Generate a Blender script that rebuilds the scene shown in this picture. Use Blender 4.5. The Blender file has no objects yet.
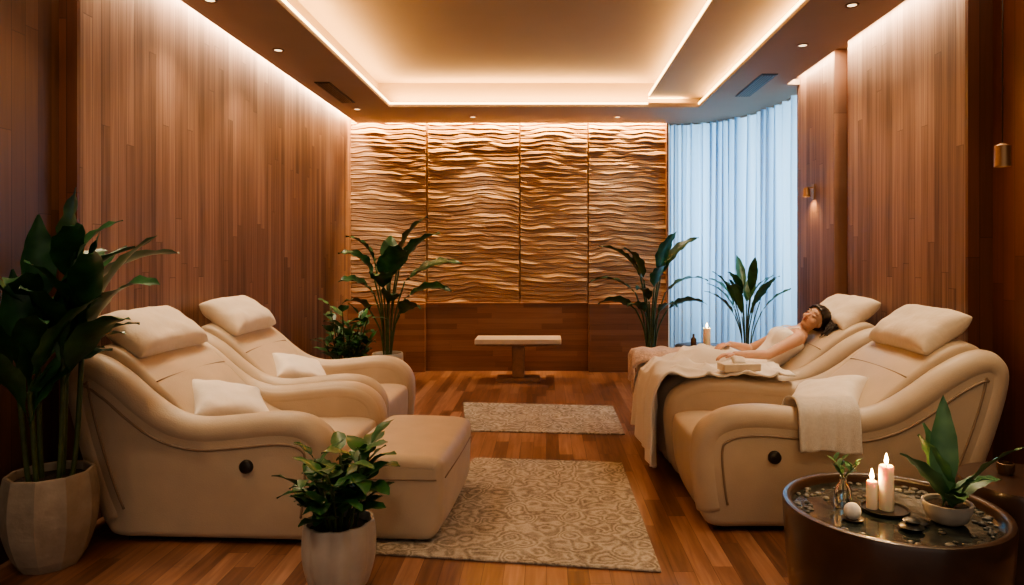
import bpy, bmesh, math, random
from mathutils import Vector, Matrix, noise
random.seed(7)
S = bpy.context.scene
COL = S.collection
pi = math.pi

# ------------------------------------------------------------------ materials
def mat_new(name):
    m = bpy.data.materials.new(name); m.use_nodes = True
    nt = m.node_tree
    b = nt.nodes['Principled BSDF']
    return m, nt, b

def simple(name, col, rough=0.5, metal=0.0, noise_amt=0.0, nscale=20, bump=0.0, bscale=60, spec=None, sheen=0.0, coat=0.0):
    m, nt, b = mat_new(name)
    b.inputs['Base Color'].default_value = (*col, 1)
    b.inputs['Roughness'].default_value = rough
    b.inputs['Metallic'].default_value = metal
    if spec is not None: b.inputs['Specular IOR Level'].default_value = spec
    if sheen: b.inputs['Sheen Weight'].default_value = sheen
    if coat: b.inputs['Coat Weight'].default_value = coat
    tc = nt.nodes.new('ShaderNodeTexCoord')
    if noise_amt > 0:
        n = nt.nodes.new('ShaderNodeTexNoise'); n.inputs['Scale'].default_value = nscale; n.inputs['Detail'].default_value = 4
        nt.links.new(tc.outputs['Object'], n.inputs['Vector'])
        r = nt.nodes.new('ShaderNodeValToRGB')
        r.color_ramp.elements[0].position = 0.3; r.color_ramp.elements[1].position = 0.7
        r.color_ramp.elements[0].color = (*[c*(1-noise_amt) for c in col], 1)
        r.color_ramp.elements[1].color = (*[min(1, c*(1+noise_amt*0.6)) for c in col], 1)
        nt.links.new(n.outputs['Fac'], r.inputs['Fac']); nt.links.new(r.outputs['Color'], b.inputs['Base Color'])
    if bump > 0:
        n2 = nt.nodes.new('ShaderNodeTexNoise'); n2.inputs['Scale'].default_value = bscale; n2.inputs['Detail'].default_value = 3
        nt.links.new(tc.outputs['Object'], n2.inputs['Vector'])
        bp = nt.nodes.new('ShaderNodeBump'); bp.inputs['Strength'].default_value = bump; bp.inputs['Distance'].default_value = 0.01
        nt.links.new(n2.outputs['Fac'], bp.inputs['Height']); nt.links.new(bp.outputs['Normal'], b.inputs['Normal'])
    return m

def emis(name, col, s):
    m, nt, b = mat_new(name)
    b.inputs['Base Color'].default_value = (*col, 1)
    b.inputs['Emission Color'].default_value = (*col, 1)
    b.inputs['Emission Strength'].default_value = s
    return m

def wood(name, cols, a, bax, w, ln, rough=0.45, gap=0.03, gapdark=0.45, grain=0.5, gs=(30, 2.2), bump=0.25, coat=0.0, var=0.7):
    """strip wood: a = axis across boards, bax = axis along boards"""
    m, nt, b = mat_new(name); N = nt.nodes.new; L = nt.links.new
    tc = N('ShaderNodeTexCoord'); sp = N('ShaderNodeSeparateXYZ'); L(tc.outputs['Object'], sp.inputs[0])
    def mth(op, x, y=None):
        n = N('ShaderNodeMath'); n.operation = op
        for i, v in enumerate((x, y)):
            if v is None: continue
            if isinstance(v, (int, float)): n.inputs[i].default_value = v
            else: L(v, n.inputs[i])
        return n.outputs[0]
    A = sp.outputs[a]; B = sp.outputs[bax]
    aw = mth('DIVIDE', mth('ADD', A, 50.0), w)
    colid = mth('FLOOR', aw); fr = mth('FRACT', aw)
    wn = N('ShaderNodeTexWhiteNoise'); wn.noise_dimensions = '1D'; L(colid, wn.inputs['W'])
    bb = mth('ADD', mth('DIVIDE', B, ln), mth('MULTIPLY', wn.outputs['Value'], 9.0))
    row = mth('FLOOR', bb); frb = mth('FRACT', bb)
    cv = N('ShaderNodeCombineXYZ'); L(colid, cv.inputs[0]); L(row, cv.inputs[1])
    wn2 = N('ShaderNodeTexWhiteNoise'); wn2.noise_dimensions = '2D'; L(cv.outputs[0], wn2.inputs['Vector'])
    R = wn2.outputs['Value']
    gv = N('ShaderNodeCombineXYZ'); L(mth('MULTIPLY', A, gs[0]), gv.inputs[0]); L(mth('MULTIPLY', B, gs[1]), gv.inputs[1]); L(mth('MULTIPLY', R, 37.0), gv.inputs[2])
    nz = N('ShaderNodeTexNoise'); nz.inputs['Scale'].default_value = 1.0; nz.inputs['Detail'].default_value = 6; nz.inputs['Distortion'].default_value = 0.6
    L(gv.outputs[0], nz.inputs['Vector'])
    f = mth('ADD', mth('MULTIPLY', R, var), mth('MULTIPLY', mth('SUBTRACT', nz.outputs['Fac'], 0.5), grain * 1.6))
    f = mth('ADD', f, (1 - var) * 0.5)
    rp = N('ShaderNodeValToRGB'); e = rp.color_ramp.elements
    e[0].position = 0.0; e[0].color = (*cols[0], 1); e[1].position = 1.0; e[1].color = (*cols[-1], 1)
    for i, c in enumerate(cols[1:-1]):
        k = e.new((i + 1) / (len(cols) - 1)); k.color = (*c, 1)
    L(f, rp.inputs['Fac'])
    g1 = mth('LESS_THAN', fr, gap); g2 = mth('LESS_THAN', frb, gap * w / ln)
    g = mth('MAXIMUM', g1, g2)
    mx = N('ShaderNodeMix'); mx.data_type = 'RGBA'; mx.blend_type = 'MULTIPLY'
    L(mth('MULTIPLY', g, 1.0), mx.inputs['Factor']); L(rp.outputs['Color'], mx.inputs['A']); mx.inputs['B'].default_value = (gapdark, gapdark * .9, gapdark * .85, 1)
    L(mx.outputs['Result'], b.inputs['Base Color'])
    b.inputs['Roughness'].default_value = rough
    b.inputs['Coat Weight'].default_value = coat; b.inputs['Coat Roughness'].default_value = 0.25
    bp = N('ShaderNodeBump'); bp.inputs['Strength'].default_value = bump; bp.inputs['Distance'].default_value = 0.004
    L(mth('SUBTRACT', mth('ADD', mth('MULTIPLY', nz.outputs['Fac'], 0.4), mth('MULTIPLY', R, 0.5)), g), bp.inputs['Height'])
    L(bp.outputs['Normal'], b.inputs['Normal'])
    return m

M = {}
M['floor'] = wood('floor_planks', [(.10, .044, .026), (.20, .092, .055), (.29, .145, .09), (.42, .235, .155)], 0, 1, 0.10, 0.95, rough=.30, gap=.03, coat=.3, bump=.15, var=.8, grain=.7)
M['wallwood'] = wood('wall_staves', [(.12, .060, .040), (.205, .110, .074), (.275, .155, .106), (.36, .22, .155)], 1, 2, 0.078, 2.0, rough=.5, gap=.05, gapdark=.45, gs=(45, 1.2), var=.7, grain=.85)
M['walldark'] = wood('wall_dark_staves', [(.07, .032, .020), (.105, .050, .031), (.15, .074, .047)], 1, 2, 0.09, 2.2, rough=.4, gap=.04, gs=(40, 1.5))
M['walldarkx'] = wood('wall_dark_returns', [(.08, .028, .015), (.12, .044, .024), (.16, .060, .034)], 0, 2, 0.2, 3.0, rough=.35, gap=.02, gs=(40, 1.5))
M['redwood'] = wood('redwood_groove', [(.10, .032, .016), (.15, .05, .026), (.20, .07, .036)], 1, 2, 0.1, 3.0, rough=.35, gap=.04, gs=(40, 1.5))
M['wains'] = wood('wainscot_wood', [(.15, .065, .034), (.23, .105, .056), (.31, .15, .082)], 2, 0, 0.07, 1.1, rough=.38, gap=.02, gs=(40, 2))
M['plaster'] = simple('ceiling_plaster', (.36, .27, .20), .8, noise_amt=.03, nscale=3)
M['tray'] = simple('ceiling_tray_plaster', (.38, .28, .185), .8, noise_amt=.02, nscale=3)
M['leather'] = simple('cream_leather', (.53, .425, .315), .46, noise_amt=.07, nscale=6, bump=.14, bscale=140, sheen=.1)
M['leather_dk'] = simple('leather_piping', (.28, .20, .14), .5, noise_amt=.05, nscale=6)
M['linen'] = simple('pillow_linen', (.66, .56, .44), .8, noise_amt=.06, nscale=8, bump=.35, bscale=30, sheen=.3)
M['linenw'] = simple('white_linen', (.82, .75, .66), .85, noise_amt=.05, nscale=8, bump=.35, bscale=30, sheen=.3)
M['towel'] = simple('towel_terry', (.82, .76, .68), .95, noise_amt=.08, nscale=60, bump=.8, bscale=260, sheen=.5)
M['blanket'] = simple('blanket_cream', (.84, .78, .70), .9, noise_amt=.05, nscale=5, bump=.3, bscale=120, sheen=.4)
M['knit'] = simple('knit_throw_rose', (.62, .46, .39), .95, noise_amt=.25, nscale=45, bump=1.0, bscale=70, sheen=.4)
M['black'] = simple('black_plastic', (.025, .018, .014), .35)
M['bronze'] = simple('bronze_metal', (.16, .10, .06), .35, .8)
M['brass'] = simple('brass_metal', (.40, .25, .14), .38, .9)
M['drum'] = simple('dark_walnut_drum', (.050, .026, .018), .32, noise_amt=.4, nscale=5, coat=.4)
M['marble'] = simple('dark_water_stone', (.040, .050, .046), .05, noise_amt=.8, nscale=22, coat=.6, bump=.22, bscale=22)
M['stone'] = simple('basalt_stone', (.02, .02, .02), .35)
M['pebble'] = simple('river_pebble', (.12, .115, .10), .4, noise_amt=.6, nscale=25)
M['wax'] = simple('candle_wax', (.85, .70, .50), .5)
M['wax'].node_tree.nodes['Principled BSDF'].inputs['Subsurface Weight'].default_value = .3
M['flame'] = emis('candle_flame', (1, .60, .20), 60)
M['ceramic'] = simple('beige_ceramic', (.33, .28, .225), .55, noise_amt=.25, nscale=9, bump=.2, bscale=40)
M['ceramicw'] = simple('white_ceramic', (.48, .43, .37), .4, noise_amt=.14, nscale=9)
M['soil'] = simple('potting_soil', (.035, .022, .014), .95, noise_amt=.5, nscale=60, bump=1, bscale=80)
M['stem'] = simple('plant_stem', (.06, .09, .03), .6, noise_amt=.3, nscale=20)
M['benchtop'] = simple('bench_top_stone', (.62, .54, .44), .5, noise_amt=.05)
M['benchwood'] = simple('bench_walnut', (.28, .155, .09), .4, noise_amt=.25, nscale=14)
M['skin'] = simple('skin', (.60, .36, .25), .5, noise_amt=.04)
M['skin'].node_tree.nodes['Principled BSDF'].inputs['Subsurface Weight'].default_value = .1
M['hair'] = simple('dark_hair', (.020, .011, .008), .42, noise_amt=.3, nscale=40)
M['lash'] = simple('lashes', (.02, .01, .008), .6)
M['lip'] = simple('lips', (.45, .14, .11), .4)
M['cami'] = simple('ivory_satin', (.86, .81, .74), .45, noise_amt=.04, sheen=.2)
M['paper'] = simple('paper_box', (.70, .60, .47), .7, noise_amt=.1, nscale=25)
M['vent'] = simple('vent_grille_metal', (.03, .025, .02), .5)
M['lamp'] = emis('downlight_lens', (1, .75, .45), 2.5)
M['led'] = emis('led_tape', (1, .64, .27), 10)
M['frame'] = simple('window_frame', (.25, .25, .26), .4)

def leafmat(name, c1, c2):
    m, nt, b = mat_new(name)
    tc = nt.nodes.new('ShaderNodeTexCoord'); n = nt.nodes.new('ShaderNodeTexNoise'); n.inputs['Scale'].default_value = 9
    nt.links.new(tc.outputs['Object'], n.inputs['Vector'])
    r = nt.nodes.new('ShaderNodeValToRGB'); r.color_ramp.elements[0].color = (*c1, 1); r.color_ramp.elements[1].color = (*c2, 1)
    r.color_ramp.elements[0].position = .35; r.color_ramp.elements[1].position = .7
    nt.links.new(n.outputs['Fac'], r.inputs['Fac']); nt.links.new(r.outputs['Color'], b.inputs['Base Color'])
    b.inputs['Roughness'].default_value = .35
    return m
M['leafA'] = leafmat('leaf_deep_green', (.012, .055, .022), (.04, .13, .045))
M['leafB'] = leafmat('leaf_mid_green', (.018, .08, .026), (.06, .18, .055))
M['leafC'] = leafmat('leaf_blue_green', (.05, .14, .06), (.14, .28, .12))

# curtain
m, nt, b = mat_new('sheer_curtain'); nt.nodes.remove(b)
o = nt.nodes['Material Output']
d = nt.nodes.new('ShaderNodeBsdfDiffuse'); d.inputs['Color'].default_value = (.58, .72, .84, 1)
t = nt.nodes.new('ShaderNodeBsdfTranslucent'); t.inputs['Color'].default_value = (.58, .77, .90, 1)
mx = nt.nodes.new('ShaderNodeMixShader'); mx.inputs[0].default_value = .5
nt.links.new(d.outputs[0], mx.inputs[1]); nt.links.new(t.outputs[0], mx.inputs[2]); nt.links.new(mx.outputs[0], o.inputs[0])
M['curtain'] = m

m, nt, b = mat_new('clear_glass'); b.inputs['Transmission Weight'].default_value = 1; b.inputs['Roughness'].default_value = .03; b.inputs['Base Color'].default_value = (.85, .9, .85, 1)
M['glass'] = m

# rug: scrolled damask over an ogee lattice
def rugmat(name, cell):
    m, nt, b = mat_new(name); N = nt.nodes.new; L = nt.links.new
    tc = N('ShaderNodeTexCoord')
    nz = N('ShaderNodeTexNoise'); nz.inputs['Scale'].default_value = 7; nz.inputs['Detail'].default_value = 3; L(tc.outputs['Object'], nz.inputs['Vector'])
    ad = N('ShaderNodeMix'); ad.data_type = 'RGBA'; ad.blend_type = 'LINEAR_LIGHT'; ad.inputs['Factor'].default_value = .055
    L(tc.outputs['Object'], ad.inputs['A']); L(nz.outputs['Color'], ad.inputs['B'])
    sp = N('ShaderNodeSeparateXYZ'); L(ad.outputs['Result'], sp.inputs[0])
    def mth(op, x, y=None):
        n = N('ShaderNodeMath'); n.operation = op
        for i, q in enumerate((x, y)):
            if q is None: continue
            if isinstance(q, (int, float)): n.inputs[i].default_value = q
            else: L(q, n.inputs[i])
        return n.outputs[0]
    k = 2 * pi / cell
    f0 = mth('ADD', mth('COSINE', mth('MULTIPLY', sp.outputs[0], k)), mth('COSINE', mth('MULTIPLY', sp.outputs[1], k * .8)))
    v = N('ShaderNodeTexVoronoi'); v.inputs['Scale'].default_value = 9; v.inputs['Randomness'].default_value = .8; v.feature = 'SMOOTH_F1'; v.inputs['Smoothness'].default_value = .3; L(ad.outputs['Result'], v.inputs['Vector'])
    ph = mth('ADD', mth('MULTIPLY', f0, 4.5), mth('MULTIPLY', v.outputs['Distance'], 22.0))
    s = mth('MULTIPLY', mth('ADD', mth('SINE', ph), 1.0), .5)
    v2 = N('ShaderNodeTexVoronoi'); v2.inputs['Scale'].default_value = 38; L(ad.outputs['Result'], v2.inputs['Vector'])
    fine = N('ShaderNodeTexNoise'); fine.inputs['Scale'].default_value = 120; L(tc.outputs['Object'], fine.inputs['Vector'])
    big = N('ShaderNodeTexNoise'); big.inputs['Scale'].default_value = 6; big.inputs['Detail'].default_value = 5; L(tc.outputs['Object'], big.inputs['Vector'])
    f = mth('ADD', mth('MULTIPLY', s, .45), mth('MULTIPLY', mth('SUBTRACT', fine.outputs['Fac'], .35), .8))
    f = mth('ADD', f, mth('MULTIPLY', mth('SUBTRACT', big.outputs['Fac'], .5), .7))
    f = mth('ADD', f, mth('MULTIPLY', v2.outputs['Distance'], .25))
    rp = N('ShaderNodeValToRGB'); e = rp.color_ramp.elements
    e[0].position = .08; e[0].color = (.20, .165, .125, 1); e[1].position = .85; e[1].color = (.55, .49, .41, 1)
    L(f, rp.inputs['Fac']); L(rp.outputs['Color'], b.inputs['Base Color'])
    b.inputs['Roughness'].default_value = .95
    bp = N('ShaderNodeBump'); bp.inputs['Strength'].default_value = .7; bp.inputs['Distance'].default_value = .01
    L(f, bp.inputs['Height']); L(bp.outputs['Normal'], b.inputs['Normal'])
    return m
M['rug'] = rugmat('rug_damask', .30)

# relief wall material with per-row attribute
m, nt, b = mat_new('carved_wood_relief'); N = nt.nodes.new; L = nt.links.new
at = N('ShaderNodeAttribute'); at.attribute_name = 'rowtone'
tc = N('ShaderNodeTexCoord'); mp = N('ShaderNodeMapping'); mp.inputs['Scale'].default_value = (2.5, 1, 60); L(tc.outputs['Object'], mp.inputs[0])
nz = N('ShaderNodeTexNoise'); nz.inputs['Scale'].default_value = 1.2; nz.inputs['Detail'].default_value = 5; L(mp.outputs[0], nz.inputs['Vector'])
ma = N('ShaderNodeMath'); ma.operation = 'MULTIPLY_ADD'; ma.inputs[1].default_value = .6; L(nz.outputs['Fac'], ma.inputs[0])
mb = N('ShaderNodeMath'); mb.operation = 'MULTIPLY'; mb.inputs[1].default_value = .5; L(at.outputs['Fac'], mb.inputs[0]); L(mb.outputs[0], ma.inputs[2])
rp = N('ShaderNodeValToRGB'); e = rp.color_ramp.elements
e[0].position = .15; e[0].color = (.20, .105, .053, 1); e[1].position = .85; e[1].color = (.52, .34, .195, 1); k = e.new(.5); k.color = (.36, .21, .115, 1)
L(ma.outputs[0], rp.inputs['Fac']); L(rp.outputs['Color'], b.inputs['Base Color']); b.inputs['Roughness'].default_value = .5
M['relief'] = m

# ------------------------------------------------------------------ geometry helpers
def empty(name, loc=(0, 0, 0), rz=0):
    e = bpy.data.objects.new(name, None); COL.objects.link(e); e.empty_display_size = .1
    e.location = loc; e.rotation_euler = (0, 0, rz); return e

def obj(name, verts, faces, mat, smooth=True, parent=None, loc=None, rot=None):
    me = bpy.data.meshes.new(name); me.from_pydata([tuple(v) for v in verts], [], faces); me.update()
    bm = bmesh.new(); bm.from_mesh(me); bmesh.ops.recalc_face_normals(bm, faces=bm.faces); bm.to_mesh(me); bm.free()
    if smooth:
        for p in me.polygons: p.use_smooth = True
    ob = bpy.data.objects.new(name, me); COL.objects.link(ob)
    if mat: me.materials.append(mat)
    if parent: ob.parent = parent
    if loc: ob.location = loc
    if rot: ob.rotation_euler = rot
    return ob

def box(name, x0, x1, y0, y1, z0, z1, mat, bevel=0, parent=None, seg=2, loc=None, rot=None):
    v = [(x, y, z) for x in (x0, x1) for y in (y0, y1) for z in (z0, z1)]
    f = [(0, 1, 3, 2), (4, 6, 7, 5), (0, 4, 5, 1), (2, 3, 7, 6), (0, 2, 6, 4), (1, 5, 7, 3)]
    ob = obj(name, v, f, mat, smooth=False, parent=parent, loc=loc, rot=rot)
    if bevel:
        md = ob.modifiers.new('b', 'BEVEL'); md.width = bevel; md.segments = seg
    return ob

def lathe(name, prof, mat, seg=48, parent=None, loc=None, facet=False, flute=0, famp=0.0, rot=None):
    v = []; f = []
    n = len(prof)
    for i in range(seg):
        a = 2 * pi * i / seg
        k = 1 + (famp * abs(math.cos(flute * a / 2)) if flute else 0)
        for r, z in prof: v.append((r * k * math.cos(a), r * k * math.sin(a), z))
    for i in range(seg):
        j = (i + 1) % seg
        for q in range(n - 1): f.append((i * n + q, j * n + q, j * n + q + 1, i * n + q + 1))
    ob = obj(name, v, f, mat, smooth=not facet, parent=parent, loc=loc, rot=rot)
    bm = bmesh.new(); bm.from_mesh(ob.data); bmesh.ops.remove_doubles(bm, verts=bm.verts, dist=1e-5); bmesh.ops.recalc_face_normals(bm, faces=bm.faces); bm.to_mesh(ob.data); bm.free()
    if not facet:
        try: ob.data.set_sharp_from_angle(angle=math.radians(45))
        except Exception: pass
    return ob

def catmull(pts, n=8, closed=False):
    P = [Vector(p) for p in pts]; out = []; L = len(P)
    rng = range(L) if closed else range(L - 1)
    for i in rng:
        if closed: p0, p1, p2, p3 = P[(i - 1) % L], P[i], P[(i + 1) % L], P[(i + 2) % L]
        else: p0, p1, p2, p3 = P[max(i - 1, 0)], P[i], P[i + 1], P[min(i + 2, L - 1)]
        for k in range(n):
            t = k / n
            out.append(0.5 * ((2 * p1) + (p2 - p0) * t + (2 * p0 - 5 * p1 + 4 * p2 - p3) * t * t + (3 * p1 - p0 - 3 * p2 + p3) * t ** 3))
    if not closed: out.append(P[-1])
    return out

def tube(name, pts, r, mat, parent=None, seg=10, radii=None, loc=None):
    P = [Vector(p) for p in pts]; v = []; f = []; n = len(P)
    prev = None
    for i, p in enumerate(P):
        t = (P[min(i + 1, n - 1)] - P[max(i - 1, 0)]).normalized()
        if prev is None:
            a = Vector((0, 0, 1)) if abs(t.z) < .9 else Vector((1, 0, 0))
            s = t.cross(a).normalized()
        else:
            s = (prev - t * prev.dot(t)).normalized()
        prev = s; q = t.cross(s)
        rr = radii[i] if radii else r
        for k in range(seg):
            a = 2 * pi * k / seg
            v.append(p + (s * math.cos(a) + q * math.sin(a)) * rr)
    for i in range(n - 1):
        for k in range(seg):
            k2 = (k + 1) % seg
            f.append((i * seg + k, i * seg + k2, (i + 1) * seg + k2, (i + 1) * seg + k))
    f.append(tuple(range(seg))); f.append(tuple((n - 1) * seg + k for k in range(seg)))
    return obj(name, v, f, mat, parent=parent, loc=loc)

def prism(name, poly, y0, y1, r, mat, parent=None, steps=5, puff=0):
    """closed polygon in XZ extruded along Y with rounded rim"""
    P = [Vector((p[0], p[1])) for p in poly]; n = len(P)
    area = sum(P[i].x * P[(i + 1) % n].y - P[(i + 1) % n].x * P[i].y for i in range(n))
    if area < 0: P.reverse()
    nr = []
    for i in range(n):
        t = (P[(i + 1) % n] - P[i - 1]).normalized(); nr.append(Vector((-t.y, t.x)))  # inward
    left = [(y0 + r * (1 - math.cos(pi / 2 * k / steps)), r * (1 - math.sin(pi / 2 * k / steps))) for k in range(steps + 1)]
    right = [(y0 + y1 - y, ins) for y, ins in reversed(left)]
    mid = []
    if puff:
        for k in range(1, 8):
            t = k / 8; mid.append((y0 + r + (y1 - y0 - 2 * r) * t, -puff * math.sin(pi * t) ** .6))
    allsec = left + mid + right
    v = []; f = []
    for y, ins in allsec:
        for p, q in zip(P, nr): v.append((p.x + q.x * ins, y, p.y + q.y * ins))
    for s in range(len(allsec) - 1):
        for i in range(n):
            j = (i + 1) % n
            f.append((s * n + i, s * n + j, (s + 1) * n + j, (s + 1) * n + i))
    f.append(tuple(range(n))); f.append(tuple((len(allsec) - 1) * n + i for i in range(n)))
    return obj(name, v, f, mat, parent=parent)

def pillow(name, w, h, t, mat, parent=None, loc=(0, 0, 0), rot=(0, 0, 0), pinch=.10, seed=0, n=26, wr=.008, ex=.42):
    v = []; f = []
    idx = {}
    for sgn in (1, -1):
        for i in range(n + 1):
            for j in range(n + 1):
                u = -math.cos(pi * i / n); q = -math.cos(pi * j / n)
                if sgn == -1 and (i in (0, n) or j in (0, n)): idx[(sgn, i, j)] = idx[(1, i, j)]; continue
                x = u * w / 2 * (1 - pinch * (1 - q * q) * abs(u) ** 3); y = q * h / 2 * (1 - pinch * (1 - u * u) * abs(q) ** 3)
                e = max(0, (1 - u ** 4) * (1 - q ** 4)) ** ex
                z = sgn * t / 2 * e + wr * noise.noise(Vector((x * 12 + seed, y * 12, sgn * 3))) * e * 2
                idx[(sgn, i, j)] = len(v); v.append((x, y, z))
        for i in range(n):
            for j in range(n):
                f.append((idx[(sgn, i, j)], idx[(sgn, i + 1, j)], idx[(sgn, i + 1, j + 1)], idx[(sgn, i, j + 1)]))
    return obj(name, v, f, mat, parent=parent, loc=loc, rot=rot)

def sheet(name, fn, nu, nv, mat, thick=.008, parent=None):
    v = [fn(i / nu, j / nv) for i in range(nu + 1) for j in range(nv + 1)]
    f = [(i * (nv + 1) + j, (i + 1) * (nv + 1) + j, (i + 1) * (nv + 1) + j + 1, i * (nv + 1) + j + 1) for i in range(nu) for j in range(nv)]
    me = bpy.data.meshes.new(name); me.from_pydata([tuple(q) for q in v], [], f); me.materials.append(mat)
    for p in me.polygons: p.use_smooth = True
    ob = bpy.data.objects.new(name, me); COL.objects.link(ob)
    if parent: ob.parent = parent
    if thick:
        md = ob.modifiers.new('s', 'SOLIDIFY'); md.thickness = thick; md.offset = 0
    return ob

def area(name, loc, rot, sx, sy, e, col, parent=None, spread=None):
    l = bpy.data.lights.new(name, 'AREA'); l.shape = 'RECTANGLE'; l.size = sx; l.size_y = sy; l.energy = e; l.color = col
    if spread: l.spread = spread
    o = bpy.data.objects.new(name, l); COL.objects.link(o); o.location = loc; o.rotation_euler = rot
    if parent: o.parent = parent
    return o
def spot(name, loc, e, col, ang=80, blend=.8, rad=.04, rot=(0, 0, 0), parent=None):
    l = bpy.data.lights.new(name, 'SPOT'); l.energy = e; l.color = col; l.spot_size = math.radians(ang); l.spot_blend = blend; l.shadow_soft_size = rad
    o = bpy.data.objects.new(name, l); COL.objects.link(o); o.location = loc; o.rotation_euler = rot
    if parent: o.parent = parent
    return o
def point(name, loc, e, col, rad=.02, parent=None):
    l = bpy.data.lights.new(name, 'POINT'); l.energy = e; l.color = col; l.shadow_soft_size = rad
    o = bpy.data.objects.new(name, l); COL.objects.link(o); o.location = loc
    if parent: o.parent = parent
    return o

WARM = (1, .60, .235); WARM2 = (1, .76, .50)
# ------------------------------------------------------------------ room shell
H = 3.2
RX = 2.53
box('floor', -3.0, 3.6, -1.5, 9.6, -.1, 0, M['floor'])
box('wall_left', -2.74, -2.54, 3.72, 9.1, 0, 3.5, M['wallwood'])
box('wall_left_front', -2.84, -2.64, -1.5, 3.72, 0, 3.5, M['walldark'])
box('trim_1', -2.66, -2.541, 3.700, 3.7195, 0, 3.3, M['walldarkx'])
box('wall_back', -2.74, 1.60, 8.92, 9.1, 0, 3.5, M['wains'])
box('wall_right', RX, RX + .2, 4.12, 5.72, 0, 3.5, M['wallwood'])
box('trim_2', RX + .001, RX + .21, 4.095, 4.119, 0, 3.3, M['walldarkx'])
box('wall_right_groove', RX + .11, RX + .21, 5.72, 5.99, 0, 3.5, M['redwood'])
box('wall_right_pier', RX, 3.4, 5.99, 6.88, 0, 3.5, M['wallwood'])
box('wall_right_recess', RX + .15, RX + .35, 3.72, 4.095, 0, 3.5, M['redwood'])
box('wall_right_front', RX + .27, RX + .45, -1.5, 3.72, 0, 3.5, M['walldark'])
box('wall_window_sill', 3.4, 3.5, 6.88, 9.5, 0, .25, M['frame'])
wf = empty('window_1')
for i, y in enumerate((6.92, 7.75, 8.6, 9.42)):
    box('mullion_%d' % i, 3.40, 3.46, y - .03, y + .03, .25, 3.3, M['frame'], parent=wf)
box('rail_top', 3.40, 3.46, 6.88, 9.45, 3.2, 3.3, M['frame'], parent=wf)
wf2 = empty('window_2')
for i, x in enumerate((1.64, 2.5, 3.38)):
    box('mullion_%d' % i, x - .03, x + .03, 9.40, 9.46, 0, 3.3, M['frame'], parent=wf2)
area('daylight_side', (3.75, 8.15, 2.2), (0, math.radians(90), 0), 2.6, 2.4, 175, (.48, .78, 1.0))
area('daylight_back', (2.55, 9.75, 2.2), (math.radians(-90), 0, 0), 1.8, 2.6, 125, (.48, .78, 1.0))

# relief wall -----------------------------------------------------
X0, X1, Z0, Z1 = -2.54, 1.56, .87, 3.30
seams = [(427 - 546) / 76.7, (520 - 546) / 76.7, (588 - 546) / 76.7]
nx, nz_ = 480, 480
def h1(a): return (math.sin(a * 12.9898 + 4.1) * 43758.5453) % 1
verts = []; tone = []
for j in range(nz_ + 1):
    z = Z0 + (Z1 - Z0) * j / nz_
    for i in range(nx + 1):
        x = X0 + (X1 - X0) * i / nx
        pan = sum(1 for s in seams if x > s)
        off = pan * 13.7
        v = z / .058 + .85 * noise.noise(Vector((x * 1.5 + off, z * 1.3, 3))) + .45 * noise.noise(Vector((x * 4.2 + off, z * 6, 9)))
        row = math.floor(v); fr = v - row
        sg = x / .62 + h1(row * 3.3 + pan) * 5 + .3 * fr
        seg = math.floor(sg); sf = sg - seg
        r = h1(row * 7.1 + seg * 2.7 + pan * 11)
        taper = min(1, min(sf, 1 - sf) / .25); taper = taper * taper * (3 - 2 * taper)
        amp = .30 + .55 * r * taper + .15 * taper
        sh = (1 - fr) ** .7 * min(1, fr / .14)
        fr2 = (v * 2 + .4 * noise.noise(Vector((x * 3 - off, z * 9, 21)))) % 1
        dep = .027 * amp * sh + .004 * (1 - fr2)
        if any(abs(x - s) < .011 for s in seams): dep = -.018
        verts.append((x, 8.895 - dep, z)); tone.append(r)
faces = [(j * (nx + 1) + i, j * (nx + 1) + i + 1, (j + 1) * (nx + 1) + i + 1, (j + 1) * (nx + 1) + i) for j in range(nz_) for i in range(nx)]
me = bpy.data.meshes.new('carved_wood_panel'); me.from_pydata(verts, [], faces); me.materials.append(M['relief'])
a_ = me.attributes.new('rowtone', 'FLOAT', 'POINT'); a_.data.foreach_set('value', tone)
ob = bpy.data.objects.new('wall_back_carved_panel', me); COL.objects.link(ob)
box('wall_back_wainscot', seams[0], seams[2], 8.84, 8.919, 0, .86, M['wains'])
box('trim_3', seams[0], seams[2], 8.82, 8.90, .86, .885, M['wains'], .004)
box('wall_back_plinth_west', -2.539, seams[0], 8.74, 8.919, 0, .875, M['wains'], .006)
box('wall_back_plinth_east', seams[2], 1.57, 8.74, 8.919, 0, .875, M['wains'], .006)
box('trim_4', 1.555, 1.575, 8.80, 8.919, .88, 3.2, M['wains'])

# ceiling ----------------------------------------------------------
P = M['plaster']; T = M['tray']
YB = 7.85
box('ceiling', -2.44, -1.80, -1.5, 8.80, H, H + .05, P)
box('ceiling_soffit_back', -1.80, 1.76, YB, 8.80, H, H + .05, P)
box('ceiling_soffit_right', 1.76, 2.40, -1.5, 8.80, H, H + .05, P)
box('ceiling_soffit_front', -1.80, 1.76, -1.5, 2.0, H, H + .05, P)
box('ceiling_soffit_curtain', 2.40, 3.45, 6.80, 9.5, H, H + .05, P)
box('ceiling_soffit_nook', 1.56, 2.40, 8.80, 9.5, H, H + .05, P)
box('ceiling_tray', -2.0, 1.95, 1.8, 8.05, 3.52, 3.56, T)
box('ceiling_side_panel', 1.19, 1.93, 1.9, YB + .1, 3.32, 3.35, T)
box('ceiling_riser_left', -2.0, -1.97, 1.8, 8.05, H + .05, 3.52, T)
box('ceiling_riser_back', -2.0, 1.95, 8.02, 8.05, H + .05, 3.52, T)
box('ceiling_riser_right', 1.93, 1.95, 1.8, 8.05, H + .05, 3.52, T)
box('ceiling_riser_front', -2.0, 1.95, 1.8, 1.83, H + .05, 3.52, T)
box('ceiling_roof', -3.0, 3.6, -1.5, 9.6, 3.57, 3.62, P)
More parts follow.
